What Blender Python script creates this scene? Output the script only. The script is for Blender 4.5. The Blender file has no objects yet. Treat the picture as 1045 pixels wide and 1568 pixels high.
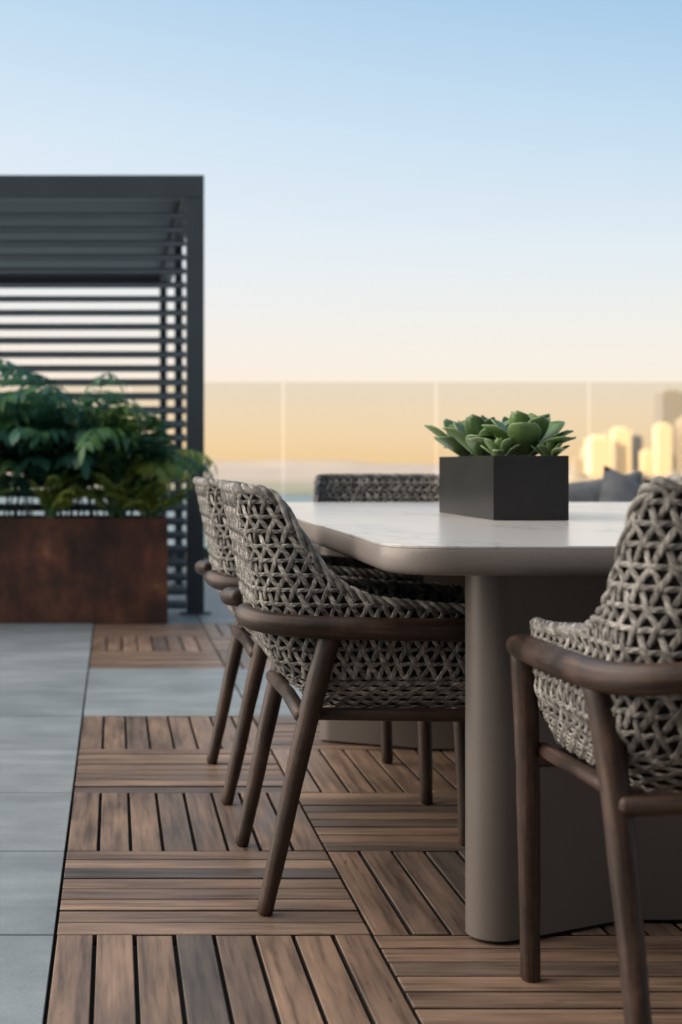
import bpy, math, random
from mathutils import Vector, Matrix
random.seed(7)
R=random.random
def U(a,b): return a+(b-a)*random.random()
scene=bpy.context.scene

# ---------------------------------------------------------------- mesh builder
class B:
    def __init__(s): s.v=[];s.f=[];s.m=[];s.uv=[];s.c=[]
    def vert(s,p,uv=(0,0),c=0.5):
        s.v.append(tuple(p)); s.uv.append(uv); s.c.append(c); return len(s.v)-1
    def face(s,ids,m=0): s.f.append(tuple(ids)); s.m.append(m)
    def mesh(s,name,mats,smooth=True):
        me=bpy.data.meshes.new(name); me.from_pydata(s.v,[],s.f)
        for m in mats: me.materials.append(m)
        me.polygons.foreach_set('material_index',s.m)
        me.polygons.foreach_set('use_smooth',[smooth]*len(s.f))
        ul=me.uv_layers.new(name='UVMap')
        li=[0]*len(me.loops); me.loops.foreach_get('vertex_index',li)
        flat=[]
        for i in li: flat+=[s.uv[i][0],s.uv[i][1]]
        ul.data.foreach_set('uv',flat)
        ca=me.color_attributes.new('Col','FLOAT_COLOR','POINT')
        fc=[]
        for c in s.c: fc+=[c,c,c,1]
        ca.data.foreach_set('color',fc)
        me.update(); return me
    def obj(s,name,mats,smooth=True,loc=(0,0,0),rz=0,parent=None):
        return add(name,s.mesh(name,mats,smooth),loc,rz,parent)
def add(name,me,loc=(0,0,0),rz=0,parent=None):
    o=bpy.data.objects.new(name,me); scene.collection.objects.link(o)
    o.location=loc; o.rotation_euler=(0,0,rz)
    if parent: o.parent=parent
    return o
def empty(name,loc=(0,0,0)):
    o=bpy.data.objects.new(name,None); scene.collection.objects.link(o); o.location=loc; return o

def box(b,x0,x1,y0,y1,z0,z1,m=0,c=None,bev=0.0,lenaxis=0,sidem=None):
    if c is None: c=R()
    ou,ov=U(0,50),U(0,50)
    def add_ring(ins,z):
        r=[]
        for (x,y) in ((x0+ins,y0+ins),(x1-ins,y0+ins),(x1-ins,y1-ins),(x0+ins,y1-ins)):
            uv=(x+ou,y+ov+z) if lenaxis==0 else (y+ou,x+ov+z)
            r.append(b.vert((x,y,z),uv,c))
        return r
    if bev>0: rings=[add_ring(bev,z0),add_ring(0,z0+bev),add_ring(0,z1-bev),add_ring(bev,z1)]
    else: rings=[add_ring(0,z0),add_ring(0,z1)]
    b.face(rings[0][::-1],m); b.face(rings[-1],m)
    nr=len(rings)
    for q,(a,d) in enumerate(zip(rings,rings[1:])):
        mm=m if (sidem is None or q==nr-2) else sidem
        for i in range(4):
            j=(i+1)%4; b.face((a[i],a[j],d[j],d[i]),mm)

def prism(b,outline,levels,m=0,c=.5,capm=None):
    rings=[]
    for ins,z in levels:
        pts=outline(ins); rings.append([b.vert((x,y,z),(x,y+z),c) for x,y in pts])
    n=len(rings[0])
    for a,d in zip(rings,rings[1:]):
        for i in range(n):
            j=(i+1)%n; b.face((a[i],a[j],d[j],d[i]),m)
    b.face(rings[0][::-1],m); b.face(rings[-1],m if capm is None else capm)

def catmull(pts,n=8):
    P=[Vector(p) for p in pts]; P=[P[0]*2-P[1]]+P+[P[-1]*2-P[-2]]; out=[]
    for i in range(1,len(P)-2):
        for k in range(n):
            t=k/n; a,b_,c,d=P[i-1],P[i],P[i+1],P[i+2]
            out.append(0.5*((2*b_)+(c-a)*t+(2*a-5*b_+4*c-d)*t*t+(3*b_-a-3*c+d)*t**3))
    out.append(P[-2]); return out
def lerpt(tab,x):
    if x<=tab[0][0]: return tab[0][1]
    for (a,va),(b_,vb) in zip(tab,tab[1:]):
        if x<=b_: return va+(vb-va)*(x-a)/(b_-a)
    return tab[-1][1]
def tube(b,pts,rad,m=0,seg=10,c=.5,cap=True,wob=0):
    pts=[Vector(p) for p in pts]; n=len(pts)
    rf=rad if callable(rad) else (lambda t:rad)
    up=Vector((0,0,1)); rings=[]; L=0; ou=U(0,30)
    T0=(pts[1]-pts[0]).normalized(); side=T0.cross(up)
    if side.length<.05: side=T0.cross(Vector((1,0,0)))
    side.normalize()
    def ring(p,side,nn,r,L):
        return [b.vert(p+(side*math.cos(a)+nn*math.sin(a))*r,(L+ou,k/seg*.15+ou),c) for k in range(seg) for a in [2*math.pi*k/seg]]
    for i,p in enumerate(pts):
        T=(pts[min(i+1,n-1)]-pts[max(i-1,0)]).normalized()
        side=(side-T*side.dot(T)).normalized(); nn=T.cross(side)
        if i: L+=(p-pts[i-1]).length
        r=rf(i/(n-1))*(1+wob*(R()-.5))
        if cap and i==0:
            rings.append(ring(p-T*r*.5,side,nn,r*.45,L)); rings.append(ring(p-T*r*.25,side,nn,r*.85,L))
        rings.append(ring(p,side,nn,r,L))
        if cap and i==n-1:
            rings.append(ring(p+T*r*.25,side,nn,r*.85,L)); rings.append(ring(p+T*r*.5,side,nn,r*.45,L))
    for a,d in zip(rings,rings[1:]):
        for i in range(seg):
            j=(i+1)%seg; b.face((a[i],a[j],d[j],d[i]),m)
    b.face(rings[0][::-1],m); b.face(rings[-1],m)
def leaf(b,p,d,n,L,W,m=0,nseg=5,curl=.5,fold=.2,prof=None,c=.5):
    d=d.normalized(); n=(n-d*n.dot(d)).normalized(); s=d.cross(n)
    prof=prof or (lambda t: math.sin(math.pi*min(1,t*.92+.06))**.8)
    pos=Vector(p); rows=[]
    for i in range(nseg+1):
        t=i/nseg; a=curl*t
        dd=d*math.cos(a)-n*math.sin(a); nn=n*math.cos(a)+d*math.sin(a)
        if i: pos=pos+dd*(L/nseg)
        w=W/2*prof(t)
        rows.append([b.vert(pos-s*w+nn*fold*w,(0,t),c),b.vert(pos,(.5,t),c),b.vert(pos+s*w+nn*fold*w,(1,t),c)])
    for a_,b2 in zip(rows,rows[1:]):
        b.face((a_[0],a_[1],b2[1],b2[0]),m); b.face((a_[1],a_[2],b2[2],b2[1]),m)

# ---------------------------------------------------------------- materials
class M:
    def __init__(s,name):
        s.mat=bpy.data.materials.new(name); s.mat.use_nodes=True
        s.nt=s.mat.node_tree; s.n=s.nt.nodes; s.l=s.nt.links; s.p=s.n['Principled BSDF']
    def node(s,t,**k):
        n=s.n.new(t)
        for a,v in k.items(): setattr(n,a,v)
        return n
    def ramp(s,fac,stops):
        r=s.node('ShaderNodeValToRGB'); e=r.color_ramp.elements
        while len(e)<len(stops): e.new(.5)
        for x,(p,c) in zip(e,stops): x.position=p; x.color=(*c,1)
        s.l.new(fac,r.inputs[0]); return r.outputs[0]
    def coords(s,kind='Object',scale=(1,1,1)):
        t=s.node('ShaderNodeTexCoord'); m=s.node('ShaderNodeMapping'); m.inputs['Scale'].default_value=scale
        s.l.new(t.outputs[kind],m.inputs[0]); return m.outputs[0]
    def noise(s,co,scale,detail=4,rough=.6):
        n=s.node('ShaderNodeTexNoise'); n.inputs['Scale'].default_value=scale; n.inputs['Detail'].default_value=detail
        n.inputs['Roughness'].default_value=rough; s.l.new(co,n.inputs['Vector']); return n.outputs['Fac']
    def mix(s,f,a,b,mode='MIX'):
        x=s.node('ShaderNodeMix',data_type='RGBA',blend_type=mode)
        for sock,v in ((x.inputs[0],f),(x.inputs[6],a),(x.inputs[7],b)):
            if isinstance(v,(int,float)): sock.default_value=v
            elif isinstance(v,tuple): sock.default_value=(*v,1)
            else: s.l.new(v,sock)
        return x.outputs[2]
    def math(s,op,a,b):
        x=s.node('ShaderNodeMath',operation=op)
        for sock,v in ((x.inputs[0],a),(x.inputs[1],b)):
            if isinstance(v,(int,float)): sock.default_value=v
            else: s.l.new(v,sock)
        return x.outputs[0]
    def attr(s):
        a=s.node('ShaderNodeAttribute'); a.attribute_name='Col'; return a.outputs['Fac']
    def base(s,c):
        if isinstance(c,tuple): s.p.inputs['Base Color'].default_value=(*c,1)
        else: s.l.new(c,s.p.inputs['Base Color'])
    def rough(s,v):
        if isinstance(v,(int,float)): s.p.inputs['Roughness'].default_value=v
        else: s.l.new(v,s.p.inputs['Roughness'])
    def bump(s,h,st=.3,dist=.002):
        b=s.node('ShaderNodeBump'); b.inputs['Strength'].default_value=st; b.inputs['Distance'].default_value=dist
        s.l.new(h,b.inputs['Height']); s.l.new(b.outputs[0],s.p.inputs['Normal'])

# deck wood
k=M('deck_wood'); co=k.coords('UV',(3,55,1)); n1=k.noise(co,1.0,7,.7)
co2=k.coords('UV',(1.5,8,1)); n2=k.noise(co2,2.0,3); n3=k.noise(k.coords('Object'),1.3,3)
basec=k.ramp(k.attr(),[(0,(.10,.087,.082)),(.12,(.145,.113,.093)),(.4,(.215,.150,.110)),(.7,(.275,.192,.140)),(1,(.37,.275,.21))])
g=k.ramp(n1,[(.32,(.40,.38,.37)),(.48,(.92,.92,.92)),(.70,(1.38,1.35,1.32))])
g2=k.ramp(n2,[(.3,(.60,.60,.63)),(.7,(1.25,1.2,1.15))])
c=k.mix(1,k.mix(1,basec,g,'MULTIPLY'),g2,'MULTIPLY')
kn=k.noise(k.coords('UV',(5,22,1)),1.7,2); c=k.mix(1,c,k.ramp(kn,[(.24,(.45,.38,.34)),(.33,(1,1,1))]),'MULTIPLY')
k.base(k.mix(.6,c,k.ramp(n3,[(.35,(.75,.76,.78)),(.65,(1.15,1.12,1.1))]),'MULTIPLY')); k.rough(k.ramp(n2,[(.3,(.34,.34,.34)),(.7,(.56,.56,.56))])); k.bump(n1,.4,.0015)
deck_wood=k.mat
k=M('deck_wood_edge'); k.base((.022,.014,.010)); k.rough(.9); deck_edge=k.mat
# stone
k=M('blue_stone'); co=k.coords('Object'); n1=k.noise(co,3,5,.65); n2=k.noise(co,160,2); n3=k.noise(k.coords('Object',(1,5,1)),2.2,5)
c=k.ramp(k.attr(),[(0,(.205,.245,.268)),(1,(.275,.315,.335))])
c=k.mix(1,c,k.ramp(n1,[(.3,(.78,.80,.82)),(.7,(1.17,1.16,1.14))]),'MULTIPLY')
c=k.mix(.8,c,k.ramp(n3,[(.35,(.80,.81,.82)),(.7,(1.17,1.17,1.17))]),'MULTIPLY')
k.base(k.mix(.5,c,k.ramp(n2,[(.3,(.75,.75,.75)),(.7,(1.2,1.2,1.2))]),'MULTIPLY')); k.rough(.5); k.bump(n2,.2,.001)
stone=k.mat
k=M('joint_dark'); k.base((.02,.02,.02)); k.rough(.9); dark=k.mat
# strands
k=M('woven_rope'); n1=k.noise(k.coords('Object'),55,3)
tc=k.node('ShaderNodeTexCoord')
w2=k.node('ShaderNodeTexWave',bands_direction='DIAGONAL'); w2.inputs['Scale'].default_value=40; w2.inputs['Distortion'].default_value=1; k.l.new(tc.outputs['UV'],w2.inputs[0])
c=k.ramp(n1,[(.32,(.11,.107,.102)),(.5,(.265,.258,.245)),(.68,(.47,.46,.44))])
c=k.mix(1,c,k.ramp(k.attr(),[(0,(.55,.55,.55)),(1,(1.3,1.3,1.28))]),'MULTIPLY')
c=k.mix(.6,c,k.ramp(w2.outputs['Fac'],[(.1,(.5,.48,.45)),(.5,(1,1,1))]),'MULTIPLY')
k.base(c); k.rough(.65); k.bump(w2.outputs['Fac'],.6,.0015); rope=k.mat
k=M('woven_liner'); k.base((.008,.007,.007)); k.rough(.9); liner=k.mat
k=M('seat_cushion'); n=k.noise(k.coords('Object'),300,2); k.base(k.ramp(n,[(.3,(.03,.03,.032)),(.7,(.05,.05,.052))])); k.rough(.95); cushion=k.mat
k=M('chair_wood'); n1=k.noise(k.coords('UV',(5,70,1)),1,6,.7); n2=k.noise(k.coords('Object'),9,4); n4=k.noise(k.coords('Object'),120,3)
c=k.ramp(n1,[(.3,(.012,.008,.007)),(.5,(.036,.022,.016)),(.72,(.10,.066,.050))])
c=k.mix(.85,c,k.ramp(n2,[(.35,(.40,.35,.33)),(.65,(1.6,1.35,1.2))]),'MULTIPLY'); c=k.mix(.5,c,k.ramp(n4,[(.35,(.6,.6,.6)),(.65,(1.3,1.3,1.3))]),'MULTIPLY')
k.base(c); k.rough(k.ramp(n2,[(.3,(.34,.34,.34)),(.7,(.55,.55,.55))])); k.bump(n1,.6,.002); cwood=k.mat
# table
k=M('table_stone_top'); co=k.coords('Object',(1,.5,1)); n0=k.noise(co,1.6,6,.6)
c=k.ramp(n0,[(.44,(.61,.585,.56)),(.49,(.57,.55,.53)),(.5,(.46,.45,.44)),(.51,(.57,.55,.53)),(.56,(.61,.585,.56))]); k.base(c); k.rough(.2); ttop=k.mat
def lacquer(name,a):
    k=M(name); n=k.noise(k.coords('Object'),220,2); n2=k.noise(k.coords('Object'),4,3)
    c=k.ramp(n,[(.35,(a*.95,a*.84,a*.775)),(.65,(a*1.05,a*.925,a*.855))])
    k.base(k.mix(.5,c,k.ramp(n2,[(.3,(.88,.88,.88)),(.7,(1.1,1.1,1.1))]),'MULTIPLY')); k.rough(.36); k.bump(n,.08,.0005); return k.mat
taupe=lacquer('taupe_lacquer',.225); taupe_shaded=lacquer('taupe_lacquer_shaded',.145)  # pedestal copy is darkened: shade under the tabletop put into its colour
k=M('black_planter_metal'); n=k.noise(k.coords('Object'),12,4); k.base(k.ramp(n,[(.3,(.020,.020,.021)),(.7,(.030,.030,.031))])); k.rough(.3); k.p.inputs['Metallic'].default_value=.2; blackm=k.mat
k=M('planter_gravel'); n=k.noise(k.coords('Object'),60,3); k.base(k.ramp(n,[(.3,(.1,.1,.1)),(.7,(.4,.39,.37))])); k.rough(.9); gravel=k.mat
# succulents
k=M('succulent_leaf'); tc=k.node('ShaderNodeTexCoord'); sx=k.node('ShaderNodeSeparateXYZ'); k.l.new(tc.outputs['UV'],sx.inputs[0])
c=k.ramp(k.attr(),[(0,(.03,.075,.03)),(.5,(.08,.165,.04)),(1,(.17,.26,.11))])
e=k.math('ABSOLUTE',k.math('SUBTRACT',sx.outputs[0],.5),0)
c=k.mix(k.ramp(e,[(.42,(0,0,0)),(.5,(.8,.8,.8))]),c,(.24,.33,.17))
n=k.noise(k.coords('Object'),30,3); c=k.mix(.6,c,k.ramp(n,[(.3,(.6,.65,.65)),(.7,(1.2,1.15,1.1))]),'MULTIPLY')
k.base(c); k.rough(.36); succ=k.mat
def leafmat(name,stops,tr=.3):
    k=M(name); c=k.ramp(k.attr(),stops); k.base(c); k.rough(.33)
    t=k.node('ShaderNodeBsdfTranslucent'); k.l.new(c,t.inputs[0]); mx=k.node('ShaderNodeMixShader'); mx.inputs[0].default_value=tr
    k.l.new(k.p.outputs[0],mx.inputs[1]); k.l.new(t.outputs[0],mx.inputs[2]); k.l.new(mx.outputs[0],k.n['Material Output'].inputs[0]); return k.mat
fern=leafmat('fern_leaf',[(0,(.025,.085,.08)),(.4,(.06,.19,.14)),(.7,(.13,.28,.085)),(1,(.38,.44,.10))],.42)
k=M('corten_steel'); n1=k.noise(k.coords('Object'),3,8,.7); n2=k.noise(k.coords('Object',(1,1,.2)),16,6,.7); n5=k.noise(k.coords('Object'),7,5,.6)
c=k.ramp(n1,[(.3,(.022,.012,.011)),(.5,(.058,.023,.017)),(.62,(.11,.043,.025)),(.72,(.26,.13,.075))])
c=k.mix(.8,c,k.ramp(n5,[(.35,(.55,.6,.62)),(.5,(1,1,1)),(.68,(1.6,1.35,1.2))]),'MULTIPLY')
k.base(k.mix(.9,c,k.ramp(n2,[(.3,(.5,.5,.5)),(.7,(1.45,1.35,1.3))]),'MULTIPLY')); k.rough(.6); k.bump(n2,.4,.003); corten=k.mat
def al(name,a):
    k=M(name); n=k.noise(k.coords('Object'),5,3); k.base(k.ramp(n,[(.3,(a*.8,a*1.08,a*1.30)),(.7,(a,a*1.30,a*1.56))])); k.rough(.42); k.p.inputs['Metallic'].default_value=.2; return k.mat
alu=al('slate_aluminium',.066); alu_shaded=al('roof_aluminium_shaded',.008); alu_l=al('louvre_aluminium',.085)  # roof copy is near black: shade beneath the roof painted into it
k=M('soil'); k.base((.03,.022,.016)); k.rough(1); soil=k.mat
# glass
k=M('balustrade_glass'); tr=k.node('ShaderNodeBsdfTransparent'); tr.inputs[0].default_value=(.85,.835,.775,1)
gl=k.node('ShaderNodeBsdfGlossy'); gl.inputs['Roughness'].default_value=.02; fr=k.node('ShaderNodeFresnel'); fr.inputs[0].default_value=1.45
mx=k.node('ShaderNodeMixShader'); k.l.new(fr.outputs[0],mx.inputs[0]); k.l.new(tr.outputs[0],mx.inputs[1]); k.l.new(gl.outputs[0],mx.inputs[2]); k.l.new(mx.outputs[0],k.n['Material Output'].inputs[0]); glass=k.mat
k=M('sofa_fabric'); n=k.noise(k.coords('Object'),9,4); k.base(k.ramp(n,[(.3,(.10,.11,.125)),(.7,(.17,.18,.2))])); k.rough(.95); fabric=k.mat
k=M('sofa_frame'); k.base((.05,.05,.055)); k.rough(.5); sframe=k.mat
k=M('facade'); c=k.ramp(k.attr(),[(0,(.34,.34,.35)),(.5,(.55,.49,.42)),(1,(.90,.78,.62))]); k.base(c); k.rough(.7); facade=k.mat  # grey end lifted: distance haze put into the facade colour
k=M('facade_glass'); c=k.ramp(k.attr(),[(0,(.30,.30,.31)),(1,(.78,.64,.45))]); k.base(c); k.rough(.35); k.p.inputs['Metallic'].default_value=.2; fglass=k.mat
k=M('blocker_wall'); n=k.noise(k.coords('Object'),2,4); k.base(k.ramp(n,[(.3,(.16,.15,.14)),(.7,(.20,.19,.18))])); k.rough(.8); wallm=k.mat
k=M('blocker_glass'); k.base((.05,.06,.07)); k.rough(.08); wglass=k.mat
k=M('harbour_water'); n=k.noise(k.coords('Object',(1,1,1)),.02,5); k.base(k.ramp(n,[(.3,(.20,.29,.35)),(.7,(.26,.35,.41))])); k.rough(.55); k.bump(n,.3,5); water=k.mat
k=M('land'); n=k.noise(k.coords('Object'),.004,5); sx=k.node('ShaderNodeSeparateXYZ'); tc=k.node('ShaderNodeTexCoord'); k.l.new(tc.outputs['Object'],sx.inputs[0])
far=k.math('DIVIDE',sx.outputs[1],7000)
c=k.mix(k.ramp(far,[(.33,(0,0,0)),(.7,(1,1,1))]),k.ramp(n,[(.35,(.22,.27,.19)),(.65,(.36,.38,.30))]),(.56,.50,.46)); k.base(c); k.rough(1); land=k.mat  # fades to mauve with distance: haze painted into the land colour
k=M('far_hills'); n=k.noise(k.coords('Object'),.002,4); k.base(k.ramp(n,[(.3,(.50,.45,.44)),(.7,(.60,.54,.51))])); k.rough(1); hillm=k.mat  # pale mauve carries the distance haze in the hills' base colour

# ---------------------------------------------------------------- floor
X0=-.111; Y0=2.775; T=.6
def is_wood(r,c): return c>=0 and (r<=4 or 7<=r<=9) and (c<=5)
b=B(); st=B()
for r in range(-4,19):
    for c in range(-8,11):
        xa=X0+c*T; ya=Y0+(r-1)*T
        if is_wood(r,c):
            longi=((r+c)%2==0); tb=random.gauss(0,.08)
            for i in range(8):
                g=.0040
                cc=max(0,min(1,random.gauss(.5,.23)+tb)) if R()>.05 else U(0,.12)
                dz=U(-.0015,.0015)
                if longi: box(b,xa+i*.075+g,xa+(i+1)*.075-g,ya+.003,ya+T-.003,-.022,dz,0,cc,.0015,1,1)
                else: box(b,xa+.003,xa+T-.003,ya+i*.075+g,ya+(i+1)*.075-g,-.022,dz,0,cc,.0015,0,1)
        else:
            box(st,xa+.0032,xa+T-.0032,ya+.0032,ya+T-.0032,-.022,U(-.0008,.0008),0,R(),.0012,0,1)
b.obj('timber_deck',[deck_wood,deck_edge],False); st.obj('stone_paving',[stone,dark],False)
b=B(); box(b,-9,9,-12,14.2,-.6,-.0225); box(b,-9,9,-11.9,14.1,-49.5,-.61); b.obj('terrace_slab',[dark],False)

# ---------------------------------------------------------------- chair mesh
a_=.27; rc=.10; yr=-.28; yf=.25
L1=yf-(yr+rc); La=math.pi/2*rc; L2=2*(a_-rc); ST=2*L1+2*La+L2
def plan(s):
    if s<L1: return (-a_,yf-s)
    s-=L1
    if s<La:
        t=s/rc; return (-a_+rc-rc*math.cos(t), yr+rc-rc*math.sin(t))
    s-=La
    if s<L2: return (-a_+rc+s,yr)
    s-=L2
    if s<La:
        t=s/rc; return (a_-rc+rc*math.sin(t), yr+rc-rc*math.cos(t))
    s-=La
    return (a_,yr+rc+s)
rimtab=[(-.28,.842),(-.235,.838),(-.215,.825),(-.20,.79),(-.18,.735),(-.15,.68),(-.11,.645),(-.05,.62),(.1,.606),(.25,.60)]
def rim(s): return lerpt(rimtab,plan(min(max(s,0),ST))[1])
KT=[(.40,.48),(.42,.58),(.45,.70),(.50,.83),(.54,.89),(.61,.95),(.70,1.0),(.86,1.13)]
WT=[(.40,.80),(.42,.86),(.45,.93),(.50,.985),(.61,1.0),(.86,.97)]
def P0(s,h):
    x,y=plan(min(max(s,0),ST)); x*=lerpt(WT,h)
    if y<0: y*=lerpt(KT,h)
    else: y*=lerpt([(.40,.88),(.48,1.0)],h)
    if y>.17: x*=1-((y-.17)/.08)**2*.06
    return Vector((x,y,h))
def N(s,h):
    e=.006; ds=P0(min(s+e,ST),h)-P0(max(s-e,0),h); dh=P0(s,h+e)-P0(s,h-e)
    n=dh.cross(ds) ; n.normalize()
    c=Vector((0,-.02,h)); 
    if n.dot(P0(s,h)-c)<0: n=-n
    return n
def ribbon(b,path,w,m=0):
    if len(path)<2: return
    ou=U(0,20); rows=[]; L=0; pp=None; cc=R()
    pts=[P0(s,h) for s,h,o in path]; 
    for i,(s,h,o) in enumerate(path):
        n=N(s,h); p=pts[i]+n*o
        T_=(pts[min(i+1,len(pts)-1)]-pts[max(i-1,0)])
        if T_.length<1e-6: T_=Vector((0,0,1))
        T_.normalize(); sd=T_.cross(n).normalized()
        if pp is not None: L+=(p-pp).length
        pp=p; sg=1 if o>0 else -1
        rows.append([b.vert(p-sd*w/2-n*sg*.0022,(L+ou,0),cc),b.vert(p-sd*w*.32+n*sg*.0006,(L+ou,.004),cc),b.vert(p-n*sg*.0010,(L+ou,.008),cc),b.vert(p+sd*w*.32+n*sg*.0006,(L+ou,.012),cc),b.vert(p+sd*w/2-n*sg*.0022,(L+ou,.016),cc)])
    for a,d in zip(rows,rows[1:]):
        for q in range(4): b.face((a[q],a[q+1],d[q+1],d[q]),m)
def chair_mesh():
    b=B()
    ns,nh=72,9; grid=[]
    for i in range(ns+1):
        s=ST*i/ns; r=rim(s)-.004
        grid.append([b.vert(P0(s,.405+(r-.405)*j/nh)) for j in range(nh+1)])
    for i in range(ns):
        for j in range(nh): b.face((grid[i][j],grid[i+1][j],grid[i+1][j+1],grid[i][j+1]),1)
    h0=.468; ph=.029; ps=.032
    for side in (1,-1):
        base=.0070*side
        for fam in (1,-1):
            for q in range(-16,int(ST/ps)+17):
                path=[]; w=.0098+U(-.0012,.0014); jit=U(-.002,.002)
                for i in range(60):
                    h=h0+i*ph/4; s=q*ps+jit+fam*(h-h0)*(ps/2/ph)+U(-.0012,.0012)
                    if s<0.004 or s>ST-.004:
                        if path: ribbon(b,path,w); path=[]
                        continue
                    if h>rim(s): break
                    o=base+side*.0030*math.cos(math.pi*(h-h0)/ph+(0 if fam>0 else math.pi))
                    path.append((s,h,o))
                ribbon(b,path,w)
        hh=h0; q=0
        while hh<.84:
            path=[]; n=int(ST/(ps/4))
            for i in range(n+1):
                s=ST*i/n
                if hh<rim(s)-.002:
                    path.append((s,hh+U(-.001,.001),base+side*.0036*math.sin(math.pi*s/ps*2+q*math.pi)))
                else:
                    ribbon(b,path,.0080); path=[]
            ribbon(b,path,.0080)
            hh+=ph; q+=1
    q=0; hh=.408
    while hh<.466:
        path=[]; n=140
        for i in range(n+1):
            s=ST*i/n; path.append((s,hh,.0045+.0035*math.sin(math.pi*(i/2.5+q))))
        ribbon(b,path,.0105); hh+=.0098; q+=1
    for row in range(6):
        hh=.408+row*.0105; pa=P0(0,hh); pb=P0(ST,hh); prev=None
        n=48
        for i in range(n+1):
            t=i/n; p=pa.lerp(pb,t); p.y+=.004+.003*math.sin(math.pi*(i/2+row))+ .02*math.sin(math.pi*t)
            cur=[b.vert(p+Vector((0,-.002,-.006)),(t*.5,0)),b.vert(p,(t*.5,.008)),b.vert(p+Vector((0,-.002,.006)),(t*.5,.016))]
            if prev:
                b.face((prev[0],prev[1],cur[1],cur[0])); b.face((prev[1],prev[2],cur[2],cur[1]))
            prev=cur
    pts=[P0(0,.41+.19*i/14) for i in range(14)]
    n=240; pts+=[P0(ST*i/n,rim(ST*i/n)) for i in range(n+1)]
    pts+=[P0(ST,.60-.19*i/14) for i in range(1,15)]
    pp=[pts[0]]
    for p in pts[1:]:
        if (p-pp[-1]).length>.004: pp.append(p)
    for it in range(4): pp=[pp[0]]+[(pp[i-1]+pp[i]*2+pp[i+1])/4 for i in range(1,len(pp)-1)]+[pp[-1]]
    cnt=len(pp)
    for ph_ in (0,2.094,4.189):
        hel=[]
        for i,p in enumerate(pp):
            T_=(pp[min(i+1,cnt-1)]-pp[max(i-1,0)]).normalized(); up=Vector((0,0,1)); sd=T_.cross(up)
            if sd.length<.1: sd=Vector((1,0,0))
            sd.normalize(); nn=T_.cross(sd); a=i*.6+ph_
            hel.append(p+(sd*math.cos(a)+nn*math.sin(a))*.0066)
        tube(b,hel,.0060,0,6,c=.2+.17*ph_,cap=True)
    def ring(h,sc): 
        r=[]
        for i in range(49):
            p=P0(ST*i/48,min(h,.5)); r.append(b.vert((p.x*sc,p.y*sc,h)))
        return r
    r1=ring(.406,1.0); b.face(r1,1)
    rr=[ring(.41,.93),ring(.47,.93),ring(.492,.90),ring(.50,.84)]
    for a,d in zip(rr,rr[1:]):
        for i in range(49):
            j=(i+1)%49; b.face((a[i],a[j],d[j],d[i]),2)
    b.face(rr[-1],2)
    for sx in (-1,1):
        rear=[(sx*.26,-.262,.006),(sx*.264,-.232,.14),(sx*.268,-.198,.3),(sx*.273,-.165,.44),(sx*.283,-.135,.562)]
        tube(b,catmull(rear,5),lambda t:.0165+.0075*t,3,14,wob=.06)
        front=[(sx*.262,.262,.006),(sx*.266,.256,.2),(sx*.272,.248,.4),(sx*.283,.235,.562)]
        tube(b,catmull(front,5),lambda t:.0165+.006*t,3,14,wob=.06)
        arm=[(sx*.282,.275,.560),(sx*.291,.18,.565),(sx*.300,.03,.568),(sx*.300,-.12,.571),(sx*.291,-.215,.575),(sx*.258,-.274,.581),(sx*.20,-.296,.588),(sx*.14,-.285,.594)]
        tube(b,catmull(arm,7),lambda t:lerpt([(0,.019),(.1,.023),(.6,.0225),(.85,.021),(1,.012)],t),3,14,wob=.03)
        tube(b,[(sx*.24,-.17,.394),(sx*.245,.245,.39)],.013,3,10)
        tube(b,[(sx*.266,-.178,.40),(sx*.235,-.17,.40)],.014,3,10)
    tube(b,[(-.268,-.19,.395),(0,-.185,.398),(.268,-.19,.395)],.0155,3,12)
    tube(b,[(-.27,.25,.375),(0,.25,.378),(.27,.25,.375)],.0155,3,12)
    return b.mesh('dining_chair',[rope,liner,cushion,cwood])
cm=chair_mesh()
H=math.pi/2
add('dining_chair',cm,(.56,3.16,0),-H)
add('dining_chair.001',cm,(.555,4.10,0),-H+.01)
o=add('dining_chair.002',cm,(.985,2.27,0),math.radians(1)); o.scale=(1,1,1.03)
add('dining_chair.003',cm,(1.05,5.50,0),math.pi)
add('dining_chair.004',cm,(1.98,3.2,0),H)
add('dining_chair.005',cm,(1.98,4.25,0),H)

# ---------------------------------------------------------------- table
def rrect(x0,x1,y0,y1,r,n=10):
    def f(ins):
        rr=max(r-ins,.001); out=[]
        for cx,cy,a0 in ((x1-ins-rr,y0+ins+rr,-90),(x1-ins-rr,y1-ins-rr,0),(x0+ins+rr,y1-ins-rr,90),(x0+ins+rr,y0+ins+rr,180)):
            for i in range(n+1):
                a=math.radians(a0+90*i/n); out.append((cx+rr*math.cos(a),cy+rr*math.sin(a)))
        return out
    return f
tab=empty('dining_table')
f=rrect(.475,2.06,2.53,5.42,.11,12)
b=B(); prism(b,f,[(.022,.697),(.009,.7),(.003,.706),(0,.716),(0,.741),(.002,.744)],0)
o=b.obj('table_apron',[taupe],True,parent=tab)
b=B(); prism(b,f,[(.0035,.7442),(.0022,.7455),(.0022,.7488),(.0035,.750)],0)
b.obj('table_stone',[ttop],False,parent=tab)
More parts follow.
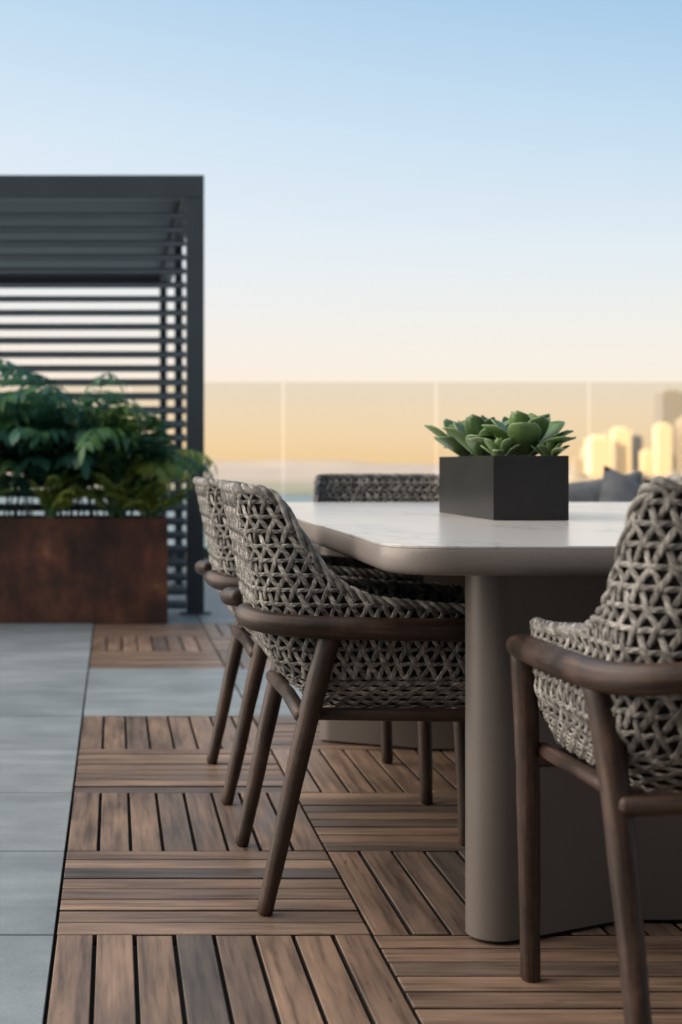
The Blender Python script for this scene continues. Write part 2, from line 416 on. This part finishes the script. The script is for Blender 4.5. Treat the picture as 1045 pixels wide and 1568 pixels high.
def stadium_path(pts,r,n=10):
    def f(ins):
        rr=r-ins; P_=[Vector((x,y)) for x,y in pts]; left=[];right=[]
        m=len(P_)
        for i,p in enumerate(P_):
            t=(P_[min(i+1,m-1)]-P_[max(i-1,0)]).normalized(); nn=Vector((-t.y,t.x))
            left.append(p+nn*rr); right.append(p-nn*rr)
        out=[tuple(p) for p in right]
        t=(P_[-1]-P_[-2]).normalized()
        a0=math.atan2(t.y,t.x)-math.pi/2
        for i in range(1,n): 
            a=a0+math.pi*i/n; out.append((P_[-1].x+rr*math.cos(a),P_[-1].y+rr*math.sin(a)))
        out+=[tuple(p) for p in left[::-1]]
        t=(P_[0]-P_[1]).normalized(); a0=math.atan2(t.y,t.x)-math.pi/2
        for i in range(1,n):
            a=a0+math.pi*i/n; out.append((P_[0].x+rr*math.cos(a),P_[0].y+rr*math.sin(a)))
        return out
    return f
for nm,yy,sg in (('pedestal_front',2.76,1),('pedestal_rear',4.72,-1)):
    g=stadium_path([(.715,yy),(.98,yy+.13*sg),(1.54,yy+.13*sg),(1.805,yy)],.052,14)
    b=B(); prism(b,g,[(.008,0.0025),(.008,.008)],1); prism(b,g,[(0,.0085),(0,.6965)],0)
    b.obj(nm,[taupe_shaded,dark],True,parent=tab)
for o in tab.children:
    if o.type=='MESH' and not o.name.startswith('table_stone'):
        mod=o.modifiers.new('es','EDGE_SPLIT'); mod.split_angle=math.radians(35)

# table planter + succulents
px0,px1,py0,py1=.948,1.136,3.66,4.27
pl=empty('succulent_planter')
b=B(); t=.008; z0=.7505; z1=.912
for xa,xb,ya,yb in ((px0,px1,py0,py0+t),(px0,px1,py1-t,py1),(px0,px0+t,py0+t,py1-t),(px1-t,px1,py0+t,py1-t)):
    box(b,xa,xb,ya,yb,z0,z1,0,.5,.0008)
box(b,px0+t,px1-t,py0+t,py1-t,z0,z0+.01); b.obj('metal_box',[blackm],False,parent=pl)
b=B(); box(b,px0+t,px1-t,py0+t,py1-t,z0+.011,.895)
for i in range(160):
    c=Vector((U(px0+.012,px1-.012),U(py0+.012,py1-.012),.897)); r=U(.004,.011)
    tube(b,[c-Vector((r*.5,0,0)),c,c+Vector((r*.5,U(-r,r)*.3,r*.2))],r,0,6)
b.obj('pebbles',[gravel],True,parent=pl)
b=B()
def sprof(t): return (.34+.72*math.sin(math.pi*min(1,(t*.96)**1.5)))*(1 if t<.97 else .12)/1.03
def rosette(c,Rm,n,tmax=66,tone=.5):
    ga=2.39996; a0=U(0,6)
    for i in range(n):
        t=i/(n-1); az=a0+i*ga+U(-.15,.15)
        tilt=math.radians(6+tmax*t**.75+U(-6,6)); L=Rm*(.55+.45*t**.6)*U(.9,1.1)
        d=Vector((math.cos(az)*math.sin(tilt),math.sin(az)*math.sin(tilt),math.cos(tilt)))
        n_=Vector((-math.cos(az)*math.cos(tilt),-math.sin(az)*math.cos(tilt),math.sin(tilt)))
        base=Vector(c)+Vector((math.cos(az),math.sin(az),0))*.012*t-Vector((0,0,.010*t))
        leaf(b,base,d,n_,L,L*U(.48,.58),0,10,-.3+.6*t*U(.4,1.2),.30,sprof,min(1,max(0,tone+U(-.28,.28)+(.15 if t>.85 else 0))))
rosette((1.065,3.79,.918),.155,19,62,.5)
rosette((.985,3.93,.918),.145,15,60,.45)
rosette((1.105,4.02,.918),.155,15,60,.5)
rosette((.995,4.13,.918),.145,15,62,.55)
rosette((1.09,4.21,.918),.15,13,60,.55)
rosette((.985,3.735,.916),.06,12,50,.9); rosette((1.105,3.72,.916),.055,12,50,.8)
o=b.obj('succulent_leaves',[succ],True,parent=pl)
md=o.modifiers.new('sol','SOLIDIFY'); md.thickness=.0028

# ---------------------------------------------------------------- corten planter + ferns
cp=empty('corten_planter')
b=B(); X1=.30; XL=-3.2; YA=8.17; YB=8.62; z1=.59; t=.012
for xa,xb,ya,yb in ((XL,X1,YA,YA+t),(XL,X1,YB-t,YB),(XL,XL+t,YA+t,YB-t),(X1-t,X1,YA+t,YB-t)):
    box(b,xa,xb,ya,yb,.004,z1,0,.5,.002)
b.obj('steel_sides',[corten],False,parent=cp)
b=B(); box(b,XL+t,X1-t,YA+t,YB-t,.01,.55); b.obj('soil',[soil],False,parent=cp)
b=B()
def frond(base,az,L,lean,droop,nl,ll,lw,tone):
    pts=[]; p=Vector(base); ang=lean; n=14; hv=Vector((math.cos(az),math.sin(az),0))
    dirs=[]
    for i in range(n+1):
        d=hv*math.sin(ang)+Vector((0,0,math.cos(ang))); dirs.append(d); pts.append(p.copy()); p=p+d*L/n; ang+=droop/n*(0.4+1.2*i/n)
    tube(b,pts,lambda t:.005*(1-t)+.0015,0,5,tone*.6)
    sd=Vector((-math.sin(az),math.cos(az),0))
    for j in range(nl):
        t=.25+.75*(j+.5)/nl; f_=t*n; i=min(int(f_),n-1); q=pts[i].lerp(pts[i+1],f_-i); d=dirs[i]
        nn=d.cross(sd); 
        if nn.z<0: nn=-nn
        sc=math.sin(math.pi*(.2+.70*(j+.5)/nl))
        for sg in (-1,1):
            dd=(sd*sg*.9+d*.7+Vector((U(-.1,.1),U(-.1,.1),U(-.1,.1))))
            leaf(b,q,dd,nn,ll*sc*U(.85,1.15),lw*U(.8,1.2),0,4,U(.6,1.3),.15,None,min(1,max(0,tone+U(-.15,.15))))
    leaf(b,pts[-1],dirs[-1],dirs[-1].cross(sd),ll*.6,lw,0,4,.5,.15,None,tone)
x=XL+.2
while x<X1-.02:
    edge=x>-.35
    for _ in range(5):
        az=U(1.9,5.0) if edge else U(0,6.28); frond((x+U(-.1,.1),U(8.28,8.5),.55),az,U(.85,1.25),U(.03,.32),U(1.3,2.3),18,U(.20,.30),U(.026,.038),U(.2,.75))
    for _ in range(3):
        az=U(-3.14,-1.3) if edge else U(-3.14,0); frond((x+U(-.1,.1),U(8.3,8.48),.55),az,U(.6,.95),U(.03,.25),U(1.0,2.2),10,U(.16,.22),U(.045,.065),U(.1,.6))
    x+=.17
for i in range(7):
    frond((U(-.02,.14),U(8.25,8.4),.55),U(-.9,.2),U(.66,.84),U(.05,.13),U(2.5,3.2),18,U(.12,.17),.026,U(.55,1))
cx_=XL+.25
while cx_<X1-.02:
    for i in range(13):
        frond((cx_+U(-.03,.03),U(8.19,8.25),.57),U(-3.3,.2),U(.24,.42),U(.0,.55),U(.7,1.5),17,U(.05,.085),.016,U(.75,1))
    cx_+=U(.30,.48)
for i in range(14): frond((.2+U(-.03,.04),8.22,.57),U(-3.3,.2),U(.2,.32),U(.0,.7),U(.7,1.5),17,U(.05,.085),.016,U(.8,1))
b.obj('fern_plant',[fern],True)

# ---------------------------------------------------------------- pergola
pg=empty('louvered_pergola')
b=B(); XR=.535; PW=.105; YF=8.70; YM=10.75; YK=13.0; HT=2.607; XLp=-4.2
for yy,xa,xb in ((YF,XR-PW,XR),(YM,.446,.503),(YK,.405,.47),(YF,XLp-PW,XLp),(YM,XLp-PW,XLp),(YK,XLp-PW,XLp)):
    box(b,xa,xb,yy,yy+PW*.7,.006,HT-.137,0,.5,.003); box(b,xa-.04,xb+.04,yy-.03,yy+PW+.02,.0025,.012,0,.5,.002)
b.obj('posts',[alu],False,parent=pg)
b=B()
box(b,XLp-PW,XR,YF,YF+PW,HT-.135,HT,0,.5,.003)
b.obj('front_beam',[alu],False,parent=pg)
b=B()
box(b,XLp-PW,XR-.04,YK,YK+PW,HT-.135,HT,0,.5,.003)
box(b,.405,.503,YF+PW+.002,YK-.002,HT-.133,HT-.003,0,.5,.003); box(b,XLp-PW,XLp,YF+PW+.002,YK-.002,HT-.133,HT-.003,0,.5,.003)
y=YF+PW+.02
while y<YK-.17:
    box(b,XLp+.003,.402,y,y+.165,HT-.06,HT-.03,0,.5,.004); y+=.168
b.obj('roof_louvres',[alu_shaded],False,parent=pg)
b=B(); z=.05
while z<HT-.15:
    xa,xb=XLp+.003,XR-PW-.003; c=z; yy=YF+PW/2
    dy,dz=.030,.012; th=.0105
    prof=[(yy-dy,c-dz-th),(yy-dy-.004,c-dz),(yy-dy,c-dz+th),(yy+dy,c+dz+th),(yy+dy+.004,c+dz),(yy+dy,c+dz-th)]
    A=[b.vert((xa,p,q)) for p,q in prof]; D=[b.vert((xb,p,q)) for p,q in prof]
    for i in range(6):
        j=(i+1)%6; b.face((A[i],D[i],D[j],A[j]))
    b.face(A[::-1]); b.face(D); z+=.083
b.obj('screen_louvres',[alu_l],False,parent=pg)

# ---------------------------------------------------------------- glass balustrade
gb=empty('glass_balustrade'); YG=13.7; HG=1.655
b=B(); x=(434-175)*YG/2243; wpan=(668-434)*YG/2243
for i in range(-6,7):
    xa=x+i*wpan+.010; xb=x+(i+1)*wpan-.010
    if xa<-9 or xb>9: continue
    v=[b.vert((xa,YG,.02)),b.vert((xb,YG,.02)),b.vert((xb,YG,HG)),b.vert((xa,YG,HG))]; b.face(v)
b.obj('glass_panels',[glass],False,parent=gb)
b=B(); box(b,-9,9,YG-.04,YG+.06,.0015,.11,0,.5,.003); b.obj('base_channel',[alu],False,parent=gb)

# ---------------------------------------------------------------- outdoor sofa
so=empty('outdoor_sofa')
b=B(); sx0,sx1,sy0,sy1=2.5,4.6,8.1,9.0
box(b,sx0,sx1,sy0,sy1,.12,.28,0,.5,.01)
for xx in (sx0+.05,sx1-.1):
    for yy in (sy0+.05,sy1-.1): box(b,xx,xx+.05,yy,yy+.05,.002,.12)
box(b,sx0,sx1,sy1-.07,sy1,.28,.66,0,.5,.01); box(b,sx0-.002,sx0+.07,sy0,sy1-.07,.281,.60,0,.5,.01); box(b,sx1-.07,sx1,sy0,sy1-.07,.281,.60,0,.5,.01)
b.obj('sofa_frame',[sframe],False,parent=so)
def pillow(b,c,w,h,d,rot=(0,0,0)):
    Rm=Matrix.Rotation(rot[2],3,'Z')@Matrix.Rotation(rot[0],3,'X')@Matrix.Rotation(rot[1],3,'Y'); n=10; g={}
    for sgn in (-1,1):
        for i in range(n+1):
            for j in range(n+1):
                u=-1+2*i/n; v=-1+2*j/n; e=((1-u**4)*(1-v**4))**.45
                p=Vector((u*w/2*(1-.06*(1-v*v)),sgn*d/2*e+.008*math.sin(7*u+3*v),v*h/2*(1-.06*(1-u*u))))
                g[sgn,i,j]=b.vert(Vector(c)+Rm@p)
        for i in range(n):
            for j in range(n): b.face((g[sgn,i,j],g[sgn,i+1,j],g[sgn,i+1,j+1],g[sgn,i,j+1]))
b=B()
for i in range(3): pillow(b,(sx0+.42+i*.63,8.5,.36),.62,.8,.2,(math.radians(90),0,0))
for i in range(3): pillow(b,(sx0+.40+i*.64,8.82+U(-.02,.02),.60),.66,.42,.24,(math.radians(-12),U(-.15,.15),U(-.1,.1)))
pillow(b,(sx0+.55,8.6,.60),.5,.42,.18,(-.3,.45,.3)); pillow(b,(sx0+1.15,8.6,.60),.5,.42,.18,(-.35,-.3,-.2))
b.obj('cushions',[fabric],True,parent=so)
st_=empty('side_table'); b=B(); box(b,2.16,2.42,7.35,7.61,.66,.69,0,.5,.004)
for xx in (2.17,2.38):
    for yy in (7.36,7.57): box(b,xx,xx+.03,yy,yy+.03,.002,.659)
b.obj('table_frame',[sframe],False,parent=st_)

# ---------------------------------------------------------------- far setting
b=B(); v=[b.vert(p) for p in ((-60000,-3000,-50),(60000,-3000,-50),(60000,60000,-50),(-60000,60000,-50))]; b.face(v); b.obj('harbour_water',[water],False)
b=B()
n=60
front=[( -9000+18000*i/n, 2350+160*math.sin(i*.9)+90*math.sin(i*2.3+1)) for i in range(n+1)]
fa=[b.vert((x,y,-49.3)) for x,y in front]; fb=[b.vert((x*4,59000,-49.3)) for x,y in front]
for i in range(n): b.face((fa[i],fa[i+1],fb[i+1],fb[i]))
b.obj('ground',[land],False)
b=B()
def ridge(y0,hmax,seed,x0=-9000,x1=9000):
    n=260; rows=[]
    rnd=random.Random(seed); ph=[rnd.uniform(0,6.28) for _ in range(6)]
    for i in range(n+1):
        x=x0+(x1-x0)*i/n
        h=hmax*(.62+.2*math.sin(x/1500+ph[0])+.12*math.sin(x/520+ph[1])+.06*math.sin(x/190+ph[2])+.04*math.sin(x/70+ph[3])+.03*rnd.random())
        rows.append([b.vert((x,y0,-50)),b.vert((x,y0+150,-50+h*.7)),b.vert((x,y0+350,-50+h)),b.vert((x,y0+900,-50))])
    for a,d in zip(rows,rows[1:]):
        for q in range(3): b.face((a[q],d[q],d[q+1],a[q+1]))
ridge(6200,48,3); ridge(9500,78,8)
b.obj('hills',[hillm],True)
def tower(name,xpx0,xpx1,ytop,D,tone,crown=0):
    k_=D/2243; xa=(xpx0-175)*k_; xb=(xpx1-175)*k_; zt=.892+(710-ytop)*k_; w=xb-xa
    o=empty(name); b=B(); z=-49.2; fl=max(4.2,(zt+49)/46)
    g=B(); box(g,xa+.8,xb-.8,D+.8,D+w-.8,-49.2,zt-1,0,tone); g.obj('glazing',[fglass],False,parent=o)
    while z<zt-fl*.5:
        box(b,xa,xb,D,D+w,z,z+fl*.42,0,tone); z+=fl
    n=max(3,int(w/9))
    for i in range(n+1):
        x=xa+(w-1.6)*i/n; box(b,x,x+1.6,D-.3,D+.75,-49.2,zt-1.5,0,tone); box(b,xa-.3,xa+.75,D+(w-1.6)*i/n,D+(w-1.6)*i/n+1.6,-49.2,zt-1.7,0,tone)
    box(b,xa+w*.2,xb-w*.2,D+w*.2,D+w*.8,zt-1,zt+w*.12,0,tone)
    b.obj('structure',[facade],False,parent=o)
D=2600
spec=[(1015,1050,600,D+500,0.05),(1008,1029,650,D,1),(942,966,657,D+100,1),(968,984,668,D+200,.2),(906,938,670,D,1),(894,905,685,D+150,.7),(985,999,690,D+60,1),(1046,1075,640,D,.4),(926,942,664,D+400,.4),(998,1008,700,D+100,.2),(880,893,702,D+100,.4),(1080,1110,620,D+300,.4)]
for i,s in enumerate(spec): tower('office_tower' if i==0 else 'office_tower.%03d'%i,*s)
lo=B()
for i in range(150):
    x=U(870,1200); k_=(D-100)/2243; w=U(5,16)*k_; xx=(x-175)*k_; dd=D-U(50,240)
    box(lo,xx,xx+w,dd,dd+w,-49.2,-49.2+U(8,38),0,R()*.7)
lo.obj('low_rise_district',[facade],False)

# unseen block added behind the viewpoint to keep sun off the terrace
ph_=empty('sun_blocker'); b=B(); yb_=-3.6
box(b,-22,14,-11,yb_,-.02,.4); box(b,-22,14,-11,yb_,3.2,6.2)
x=-22
while x<14: box(b,x,x+.8,-11,yb_,.401,3.199); x+=4
b.obj('blocker_walls',[wallm],False,parent=ph_)
b=B(); box(b,-21.5,13.5,-10.8,yb_-.4,.405,3.195); b.obj('blocker_windows',[wglass],False,parent=ph_)

# ---------------------------------------------------------------- light
sd=Vector((.52,.85,-.10)).normalized()
sl=bpy.data.lights.new('sun','SUN'); sl.energy=4.6; sl.angle=math.radians(.5); sl.color=(1,.74,.42)
so_=bpy.data.objects.new('sun',sl); scene.collection.objects.link(so_); so_.rotation_euler=sd.to_track_quat('-Z','Y').to_euler(); so_.location=(-20,-30,20)
w=bpy.data.worlds.new('World'); scene.world=w; w.use_nodes=True; nt=w.node_tree; N_=nt.nodes; Lk=nt.links
bg=N_['Background']; sky=N_.new('ShaderNodeTexSky'); sky.sky_type='NISHITA'; sky.sun_disc=False
sky.sun_elevation=math.radians(5.7); sky.sun_rotation=math.atan2(-.52,-.85)
Lk.new(sky.outputs[0],bg.inputs[0]); bg.inputs[1].default_value=.05
tc=N_.new('ShaderNodeTexCoord'); sp=N_.new('ShaderNodeSeparateXYZ'); Lk.new(tc.outputs['Generated'],sp.inputs[0])
def ramp(stops,src):
    r=N_.new('ShaderNodeValToRGB'); e=r.color_ramp.elements
    while len(e)<len(stops): e.new(.5)
    for x,(p,c) in zip(e,stops): x.position=p; x.color=(*c,1)
    Lk.new(src,r.inputs[0]); return r
rl=ramp([(0,(1.08,.78,.44)),(.022,(1.0,.78,.55)),(.06,(.84,.72,.69)),(.135,(.76,.76,.82)),(.22,(.66,.74,.84)),(.31,(.48,.64,.80)),(.6,(.42,.53,.68)),(1,(.45,.54,.66))],sp.outputs[2])
rr_=ramp([(0,(1.0,.71,.43)),(.022,(.93,.73,.56)),(.06,(.78,.70,.70)),(.135,(.64,.68,.77)),(.22,(.42,.57,.74)),(.31,(.23,.43,.67)),(.6,(.30,.43,.60)),(1,(.4,.5,.63))],sp.outputs[2])
mp=N_.new('ShaderNodeMapRange'); mp.inputs[1].default_value=-.1; mp.inputs[2].default_value=.42; Lk.new(sp.outputs[0],mp.inputs[0])
mx=N_.new('ShaderNodeMix'); mx.data_type='RGBA'; Lk.new(mp.outputs[0],mx.inputs[0]); Lk.new(rl.outputs[0],mx.inputs[6]); Lk.new(rr_.outputs[0],mx.inputs[7])
bg2=N_.new('ShaderNodeBackground'); Lk.new(mx.outputs[2],bg2.inputs[0])
dim=N_.new('ShaderNodeMapRange'); dim.inputs[1].default_value=-.7; dim.inputs[2].default_value=.6; dim.inputs[3].default_value=.4; dim.inputs[4].default_value=.93
Lk.new(sp.outputs[1],dim.inputs[0]); Lk.new(dim.outputs[0],bg2.inputs[1])
# broad warm evening glow in the western sky (left of the terrace)
nz=N_.new('ShaderNodeVectorMath'); nz.operation='DOT_PRODUCT'; Lk.new(tc.outputs['Generated'],nz.inputs[0]); nz.inputs[1].default_value=Vector((-.93,.05,.38)).normalized()
gr=ramp([(0.28,(0,0,0)),(.6,(.28,.25,.22)),(.85,(.75,.64,.53)),(1,(1,.84,.68))],nz.outputs['Value'])
bg3=N_.new('ShaderNodeBackground'); Lk.new(gr.outputs[0],bg3.inputs[0]); bg3.inputs[1].default_value=4.5
ad=N_.new('ShaderNodeAddShader'); Lk.new(bg.outputs[0],ad.inputs[0]); Lk.new(bg2.outputs[0],ad.inputs[1])
ad2=N_.new('ShaderNodeAddShader'); Lk.new(ad.outputs[0],ad2.inputs[0]); Lk.new(bg3.outputs[0],ad2.inputs[1])
Lk.new(ad2.outputs[0],N_['World Output'].inputs[0])

# ---------------------------------------------------------------- camera
cd=bpy.data.cameras.new('camera'); cam=bpy.data.objects.new('camera',cd); scene.collection.objects.link(cam); scene.camera=cam
cam.location=(0,0,.892); cam.rotation_euler=(math.radians(90),0,0)
cd.lens=51.5; cd.sensor_width=36; cd.shift_x=347.5/1568; cd.shift_y=-74/1568; cd.clip_start=.05; cd.clip_end=120000
cd.dof.use_dof=True; cd.dof.focus_distance=2.95; cd.dof.aperture_fstop=3.6
scene.view_settings.view_transform='Standard'; scene.view_settings.look='None'; scene.view_settings.exposure=0
